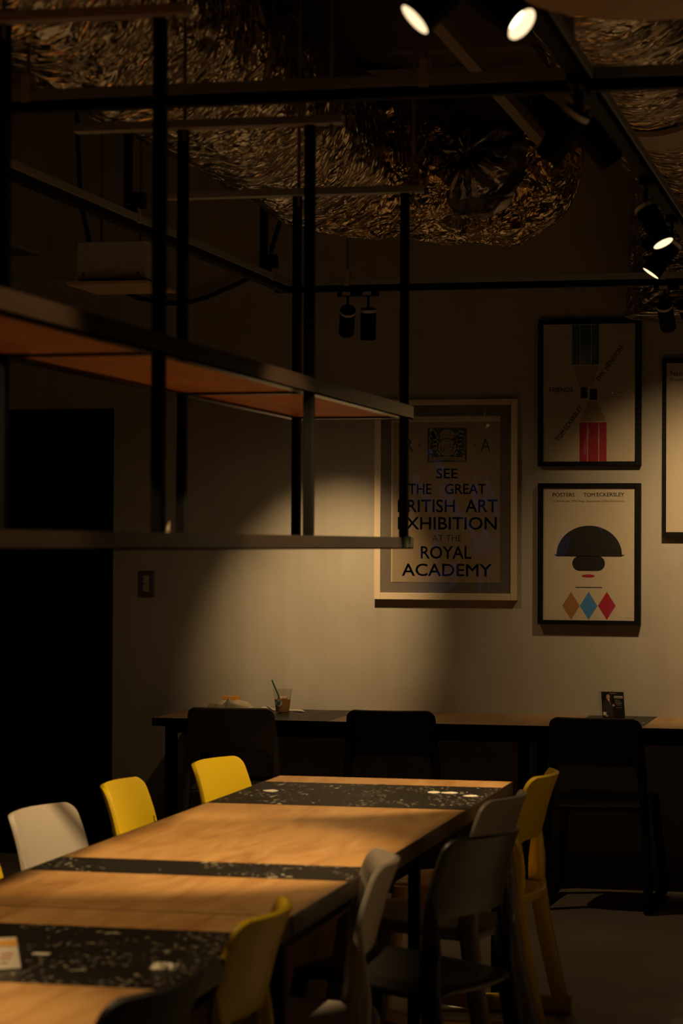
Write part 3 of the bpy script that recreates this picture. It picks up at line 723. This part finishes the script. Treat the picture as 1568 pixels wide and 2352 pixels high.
# puckered blanking cap on the side of the elbow facing the tables
rings = []
cc = Vector((-1.60, 9.05, 2.975)); axis = Vector((.10, -1, -.12)).normalized(); ax1 = Vector((1, .05, 0)).normalized(); ax2 = axis.cross(ax1).normalized()
for i in range(12):
    f = i/11; ring = []
    for j in range(56):
        a = 2*math.pi*j/56
        puck = .020*math.sin(9*a+1.2*math.sin(3*a))*(1-abs(f-.35)*1.2)*(f > .02)
        rr = .27*f; h_ = .05*math.cos(f*math.pi/2)-.03*math.exp(-(f/.12)**2)+puck*.7-.15*f**4
        ring.append(cc+ax1*math.cos(a)*max(rr, .002)*1.05+ax2*math.sin(a)*max(rr, .002)+axis*h_)
    rings.append(ring)
o = MB().loft(rings, foil_cap).build('end_cap', t, True); o['label'] = 'dark puckered foil cap'
EX, EZ, ER = -.83, 3.24, .33
t = thing('foil_duct', 'foil-wrapped duct on the upper right that turns down at the poster wall', 'duct', (EX, 7, EZ))
path = dense([(EX, 3.0, EZ), (EX, 10.2, EZ)], .06)
MB().loft(duct('', '', path, ER, foil_y, 48, 9.0, .03, (2.0, 3.2, 2.0)), foil_y).build('straight_run', t, True)
path = [Vector((EX, 10.2+.4*math.sin(R(9*k)), EZ-.4+.4*math.cos(R(9*k)))) for k in range(11)]
path = [Vector((EX, p.y, p.z)) for p in path]+[Vector((EX, 10.60, EZ-.4-.05*k)) for k in range(1, 8)]
MB().loft(duct('', '', path, ER-.005, foil_drop, 48, 13.0, .03, (3, 3, 3)), foil_drop).build('drop', t, True)
for y in (8.4,):
    MB().lathe([(ER+.008, -.15), (ER+.026, -.148), (ER+.026, .148), (ER+.008, .15)], (EX, y, EZ), tape_m, 48, Vector((0, 1, 0))).build('joint_band', t, True)
# support rails under the ceiling
for i, (x, y0, y1, z) in enumerate(((-1.86, 3.2, 7.6, 2.905), (-1.27, 3.2, 8.8, 2.95))):
    q = MB().box(x-.02, x+.02, y0, y1, z, z+.041, mat('brown primed rail', (.17, .12, .085), .55, .2), .002)
    tag(q.build('ceiling_rail'), ['brown steel rail under the ceiling above the hanging shelf, left one', 'brown steel rail under the ceiling, right of the hanging shelf, behind the lit spotlight pair'][i], 'rail', 'ceiling rails')
# metal box with a brown board below, left of the shelf
t = thing('junction_box', 'galvanised metal box with a brown board under it on the upper left', 'metal box', (-3.17, 9.6, 2.545))
MB().box(-3.315, -3.02, 9.5, 9.74, 2.583, 2.738, metal_box, .004).build('box_body', t)
MB().box(-3.345, -2.995, 9.45, 9.86, 2.556, 2.570, mdf, .002).build('board', t)
for x in (-3.285, -3.05):
    MB().lathe([(.0001, -.004), (.006, -.004), (.006, 0)], (x, 9.5, 2.604), rod_m, 12, Vector((0, 1, 0))).build('screw', t)
for x in (-3.25, -3.08):
    MB().tube([(x, 9.62, 2.565), (x, 9.62, ZC)], .005, rod_m, 8).build('hanger_rod', t, True)
pts = [(-3.80, 10.84, ZC), (-3.77, 10.85, 3.1), (-3.70, 10.86, 2.80), (-3.633, 10.87, 2.724), (-3.56, 10.88, 2.68), (-3.493, 10.88, 2.649), (-3.40, 10.88, 2.626), (-3.321, 10.88, 2.619), (-3.23, 10.88, 2.626), (-3.151, 10.88, 2.647), (-3.05, 10.87, 2.685), (-2.961, 10.86, 2.721), (-2.86, 10.85, 2.78), (-2.79, 10.84, 3.0), (-2.77, 10.84, ZC)]
tag(MB().tube(pts, .011, hose_m, 10).build('hanging_hose', None, True), 'black hose sagging along the wall under the metal box', 'hose')
t = thing('cable_tray', 'dark steel cable tray behind the left posts near the ceiling', 'cable tray', (-3.25, 8.4, 2.6))
MB().box(-3.40, -3.36, 7.2, 9.3, 2.66, 2.74, mat('dark tray steel', (.22, .18, .15), .5, .1)).build('side_rail', t)
MB().box(-3.9, -3.40, 7.2, 9.3, 2.66, 2.67, mat('dark tray base', (.03, .025, .02), .6)).build('tray_base', t)
for k in range(4):
    y = 7.5+.45*k
    MB().tube([(-3.42, y, 2.67), (-3.43, y, 2.76), (-3.47, y+.05, 2.83), (-3.55, y+.08, 2.86)], .013, mat('ribbed conduit', (.42, .22, .12), .5), 10).build('conduit', t, True)
tag(MB().box(-4.6, -3.56, 10.18, 10.22, 2.655, 2.690, zinc, .002).build('wall_channel'), 'grey steel channel on the upper left below the cable tray', 'channel')
t = thing('pendant_lamp', 'large round brown pendant shade cut off by the top right edge', 'pendant lamp', (-.44, 4.4, 2.487))
MB().lathe([(.0001, .004), (.19, .0), (.235, .012), (.245, .05), (.20, .16), (.06, .22), (.02, .23), (.0001, .23)], (-.44, 4.4, 2.487), brown_shade, 48).build('shade', t, True)
MB().tube([(-.44, 4.4, 2.70), (-.44, 4.4, ZC)], .005, hose_m, 8).build('cord', t, True)

# ------------------------------------------------------------------ posters
FONT_CACHE = {}
def glyph_mesh(txt, bold=.0):
    key = (txt, bold)
    if key in FONT_CACHE: return FONT_CACHE[key]
    fc = bpy.data.curves.new('t', 'FONT'); fc.body = txt; fc.size = 1; fc.resolution_u = 3
    o = bpy.data.objects.new('t', fc); COL.objects.link(o)
    dg = bpy.context.evaluated_depsgraph_get(); dg.update()
    me = bpy.data.meshes.new_from_object(o.evaluated_get(dg)); bpy.data.objects.remove(o)
    vs = [v.co.copy() for v in me.vertices]; fs = [list(p.vertices) for p in me.polygons]; bpy.data.meshes.remove(me)
    if bold:
        n = len(vs); base_v, base_f = vs, fs; vs, fs = list(vs), [list(f) for f in fs]
        for i_, (dx, dy) in enumerate(((bold, 0), (-bold, 0), (0, bold), (0, -bold))):
            o_ = len(vs); vs += [v+Vector((dx, dy, .0)) for v in base_v]; fs += [[k+o_ for k in f] for f in base_f]
    FONT_CACHE[key] = (vs, fs)
    return vs, fs
def text_into(mb, txt, x0, x1, z0, z1, y, mt_, bold=.0, spaced=0):
    vs, fs = glyph_mesh(txt, bold)
    ax0, ax1 = min(v.x for v in vs), max(v.x for v in vs); az0, az1 = min(v.y for v in vs), max(v.y for v in vs)
    mb.add([(x0+(v.x-ax0)/(ax1-ax0)*(x1-x0), y, z0+(v.y-az0)/(az1-az0)*(z1-z0)) for v in vs], fs, mt_)
def text_line(mb, txt, p0, p1, hgt, y, mt_, bold=.0):      # rotated line from p0 to p1
    vs, fs = glyph_mesh(txt, bold)
    ax0, ax1 = min(v.x for v in vs), max(v.x for v in vs); az0, az1 = min(v.y for v in vs), max(v.y for v in vs)
    p0, p1 = Vector(p0), Vector(p1); d_ = p1-p0; u = d_.normalized(); w = Vector((-u.y, u.x)); out = []
    for v in vs:
        q = p0+d_*((v.x-ax0)/(ax1-ax0))+w*hgt*((v.y-az0)/(az1-az0)); out.append((q.x, y, q.y))
    mb.add(out, fs, mt_)
def poly(mb, pts, y, mt_): mb.add([(x, y, z) for x, z in pts], [tuple(range(len(pts)))], mt_)
def rect(mb, x0, x1, z0, z1, y, mt_): poly(mb, [(x0, z0), (x1, z0), (x1, z1), (x0, z1)], y, mt_)
def framed(label, ox0, ox1, oz0, oz1, ix0, ix1, iz0, iz1, depth, fm, back):
    t = thing('framed_poster', label, 'poster', ((ox0+ox1)/2, WY, oz0), 0, 'framed posters on the grey wall')
    f = MB(); y0 = WY-depth
    f.box(ox0, ix0, y0, WY-.001, oz0, oz1, fm, .002); f.box(ix1, ox1, y0, WY-.001, oz0, oz1, fm, .002)
    f.box(ix0, ix1, y0, WY-.001, iz1, oz1, fm, .002); f.box(ix0, ix1, y0, WY-.001, oz0, iz0, fm, .002)
    f.build('frame', t)
    MB().box(ix0-.002, ix1+.002, y0+.014, WY-.002, iz0-.002, iz1+.002, back).build('backing', t)
    MB().box(ix0, ix1, y0+.006, y0+.0075, iz0, iz1, pane_m).build('glazing', t)
    return t, y0+.014
# large exhibition poster in a pale frame
t, y = framed('large tan exhibition poster in a pale wooden frame, text SEE THE GREAT BRITISH ART', -2.356, -1.690, 1.238, 2.158, -2.326, -1.720, 1.269, 2.131, .045, pale_frame, mount_m)
pp = MB().box(-2.2773, -1.7703, y-.002, y, 1.3176, 2.0804, cream).build('mount', t)
pr = MB().box(-2.272, -1.7706, y-.003, y-.002, 1.319, 2.0543, old_paper).build('print', t)
q = MB(); yy = y-.0034
for s_, x0, x1, z0, z1 in (('SEE', -2.0671, -1.9675, 1.7946, 1.8408), ('THE', -2.1972, -2.089, 1.7228, 1.771), ('GREAT', -2.0262, -1.836, 1.7227, 1.7707), ('BRITISH', -2.2467, -1.9791, 1.639, 1.6988), ('ART', -1.9307, -1.7814, 1.6392, 1.6988),
        ('EXHIBITION', -2.2463, -1.7852, 1.5598, 1.6186), ('AT THE', -2.0842, -1.9482, 1.5075, 1.5359), ('ROYAL', -2.1379, -1.9015, 1.426, 1.4847), ('ACADEMY', -2.2264, -1.8085, 1.3461, 1.4042), ('A', -1.8623, -1.8146, 1.9177, 1.9776), ('R', -2.2185, -2.1733, 1.9192, 1.9796)):
    text_into(q, s_, x0, x1, z0, z1, yy, ink, .012 if len(s_) > 1 and s_ != 'AT THE' else 0)
for x in (-2.1469, -1.884): poly(q, [(x+.004*math.cos(k*math.pi/6), 1.9485+.004*math.sin(k*math.pi/6)) for k in range(12)], yy, ink)
q.build('lettering', pr)
# heraldic emblem: lion and unicorn holding a crowned shield on a dark square
q = MB(); cx, ez0 = -2.0169, 1.8703; sc = .1832/780.0    # emblem drawn in a 780 x 670 field
rect(q, -2.1085, -1.9253, 1.8703, 2.027, yy, ink)
def E(px, pz): return (cx+(px-750)*sc, 1.8703+(875-pz)*sc*(.1567/.1832)*(780/670))
def shape(pts, mt_, lift): poly(q, [E(*p) for p in pts], yy-lift, mt_)
def stroke(pts, w, mt_, lift):
    for a, b_ in zip(pts, pts[1:]):
        a, b_ = Vector(a), Vector(b_); d_ = (b_-a).normalized(); n_ = Vector((-d_.y, d_.x))*w/2; a2, b2 = a-d_*w*.3, b_+d_*w*.3
        shape([a2+n_, b2+n_, b2-n_, a2-n_], mt_, lift)
def oval(x, z, a, b_, mt_, lift, n=22): shape([(x+a*math.cos(2*math.pi*k/n), z+b_*math.sin(2*math.pi*k/n)) for k in range(n)], mt_, lift)
emb = mat('emblem tan', (.30, .22, .15), .7)
oval(750, 590, 180, 165, emb, .0004); oval(750, 590, 140, 130, ink, .0006)
shape([(630, 470), (870, 470), (870, 600), (840, 680), (750, 730), (660, 680), (630, 600)], emb, .0008)
stroke([(750, 480), (750, 720)], 10, ink, .0010); stroke([(640, 590), (860, 590)], 10, ink, .0010)
for bx_, bz_ in ((690, 520), (690, 550), (810, 640), (800, 665)): stroke([(bx_-35, bz_), (bx_+35, bz_)], 9, ink, .0010)
stroke([(810, 500), (800, 570)], 16, ink, .0010); oval(690, 640, 22, 30, ink, .0010)
shape([(600, 330), (640, 420), (750, 400), (860, 420), (900, 330), (870, 280), (820, 245), (750, 232), (680, 245), (630, 280)], emb, .0005)
stroke([(640, 425), (750, 408), (860, 425)], 16, ink, .0010)
for k in range(5): oval(650+50*k, 350-6*(2-abs(k-2)), 12, 12, ink, .0010, 10)
stroke([(690, 250), (660, 330)], 7, ink, .0009); stroke([(810, 250), (840, 330)], 7, ink, .0009)
stroke([(750, 235), (750, 165)], 16, emb, .0006); stroke([(725, 190), (775, 190)], 14, emb, .0006)
# lion, standing on the left
oval(445, 265, 45, 52, emb, .0004); oval(480, 330, 62, 70, emb, .0004)
stroke([(470, 320), (500, 400), (520, 480), (500, 560)], 72, emb, .0004)
stroke([(520, 400), (600, 390), (630, 420)], 30, emb, .0004); stroke([(520, 470), (590, 480), (630, 490)], 30, emb, .0004)
stroke([(490, 560), (460, 640), (410, 720), (430, 800)], 40, emb, .0004); stroke([(520, 560), (540, 650), (600, 740)], 38, emb, .0004)
stroke([(480, 590), (400, 660), (395, 560), (420, 470), (385, 400), (420, 370)], 20, emb, .0004)
# unicorn, standing on the right
oval(1020, 300, 60, 42, emb, .0004); stroke([(970, 310), (925, 335)], 40, emb, .0004); stroke([(1030, 270), (920, 205)], 8, emb, .0004)
stroke([(1030, 320), (1010, 400), (985, 480), (1010, 560)], 68, emb, .0004)
stroke([(985, 420), (910, 470), (890, 470)], 28, emb, .0004); stroke([(990, 490), (920, 500), (880, 540)], 28, emb, .0004)
stroke([(1020, 560), (1050, 640), (1090, 720), (1075, 800)], 38, emb, .0004); stroke([(985, 560), (960, 650), (900, 740)], 36, emb, .0004)
stroke([(1030, 590), (1110, 650), (1095, 560), (1085, 470), (1120, 400), (1085, 370)], 18, emb, .0004)
shape([(400, 790), (750, 765), (1100, 790), (1115, 860), (750, 840), (385, 860)], emb, .0005); stroke([(520, 812), (980, 812)], 10, ink, .0010); stroke([(430, 830), (1070, 835)], 6, ink, .0010)
q.build('emblem', pr)

# upper black framed poster: plain coloured bars and lettering
t, y = framed('black-framed poster, upper of two, with blue bars above and red bars below', -1.597, -1.130, 1.850, 2.513, -1.574, -1.1555, 1.8704, 2.4942, .045, black_frame, cream)
pr = MB().box(-1.574, -1.1555, y-.001, y, 1.8704, 2.4942, cream).build('print', t)
yy = y-.0016; q = MB()
def bars(x0, x1, z0, z1, mt_):
    w = x1-x0
    for a, b_ in ((0, .285), (.31, .70), (.725, 1.0)): rect(q, x0+w*a, x0+w*b_, z0, z1, yy, mt_)
bars(-1.4429, -1.3205, 2.3096, 2.492, blue_ink); bars(-1.4078, -1.2849, 1.8708, 2.0481, red_ink)
poly(q, [(-1.4420, 2.304), (-1.408, 2.213), (-1.350, 2.213), (-1.3215, 2.304)], yy, tan_ink)
poly(q, [(-1.4070, 2.053), (-1.367, 2.144), (-1.328, 2.144), (-1.2858, 2.053)], yy, tan_ink)
rect(q, -1.404, -1.372, 2.158, 2.208, yy, black_ink); rect(q, -1.362, -1.328, 2.150, 2.200, yy, black_ink)
q.build('artwork', pr)
q = MB()
text_into(q, 'FRIENDS', -1.5453, -1.4386, 2.1856, 2.2082, yy, black_ink, .012)
text_line(q, 'FHK HENRION', (-1.318, 2.234), (-1.209, 2.382), .022, yy, black_ink, .012)
text_line(q, 'TOM', (-1.502, 1.960), (-1.470, 2.004), .022, yy, black_ink, .012)
text_line(q, 'ECKERSLEY', (-1.465, 2.011), (-1.391, 2.116), .022, yy, teal_ink, .012)
for k, w in enumerate((.055, .05, .11, .055, .10, .11)):
    rect(q, -1.2983, -1.2983+w, 2.203-.0095*k-.002, 2.203-.0095*k, yy, grey_ink)
rect(q, -1.553, -1.51, 1.892, 1.8935, yy, grey_ink)
q.build('lettering', pr)
# lower black framed poster: plain black dome, band and three diamonds
t, y = framed('black-framed poster, lower of two, with black dome and three coloured diamonds', -1.594, -1.130, 1.1326, 1.772, -1.5707, -1.1550, 1.1518, 1.7503, .055, black_frame, cream)
pr = MB().box(-1.5707, -1.1550, y-.001, y, 1.1518, 1.7503, cream).build('print', t)
yy = y-.0016; q = MB()
poly(q, [(-1.3613+.148*math.cos(R(k*6)), 1.449+.131*math.sin(R(k*6))) for k in range(31)], yy, black_ink)
poly(q, [(-1.5234, 1.449), (-1.1992, 1.449), (-1.215, 1.440), (-1.5076, 1.440)], yy, black_ink)
pts = [(-1.4377+.034+.034*math.cos(R(90+k*15)), 1.4089+.034*math.sin(R(90+k*15))) for k in range(13)]+[(-1.2894-.034+.034*math.cos(R(-90+k*15)), 1.4089+.034*math.sin(R(-90+k*15))) for k in range(13)]
poly(q, pts, yy, black_ink)
poly(q, [(-1.3653+.030*math.cos(R(k*18)), 1.3522+.0075*math.sin(R(k*18))) for k in range(20)], yy, red_ink)
rect(q, -1.4222, -1.301, 1.2985, 1.3025, yy, black_ink)
for x0, x1, z1, z0, mt_ in ((-1.4828, -1.4032, 1.2803, 1.153, ochre_ink), (-1.4026, -1.3232, 1.281, 1.1539, sky_ink), (-1.3207, -1.2406, 1.2817, 1.1548, red_ink)):
    poly(q, [((x0+x1)/2, z0), (x1, (z0+z1)/2), ((x0+x1)/2, z1), (x0, (z0+z1)/2)], yy, mt_)
q.build('artwork', pr)
q = MB()
text_into(q, 'POSTERS', -1.5279, -1.4276, 1.7107, 1.7285, yy, red_ink, .012)
text_into(q, 'TOM', -1.3877, -1.3357, 1.7107, 1.7284, yy, orange_ink, .012)
text_into(q, 'ECKERSLEY', -1.3279, -1.2029, 1.7116, 1.7294, yy, teal_ink, .012)
text_into(q, '12-28 February 1980 Design Department Oxford Polytechnic', -1.527, -1.2028, 1.6841, 1.6959, yy, black_ink)
rect(q, -1.198, -1.163, 1.1635, 1.165, yy, grey_ink)
q.build('lettering', pr)
# poster cut off at the right edge
t, y = framed('black-framed cream poster cut off by the right edge, red title in its corner', -1.034, -.48, 1.5306, 2.3335, -1.0165, -.4975, 1.552, 2.3117, .045, black_frame, cream)
pr = MB().box(-1.0165, -.4975, y-.001, y, 1.552, 2.3117, cream).build('print', t)
yy = y-.0016; q = MB()
text_into(q, 'National', -.9988, -.892, 2.254, 2.2762, yy, red_ink, .012)
text_into(q, 'Business', -1.0, -.905, 2.2305, 2.2449, yy, black_ink)
q.build('lettering', pr)
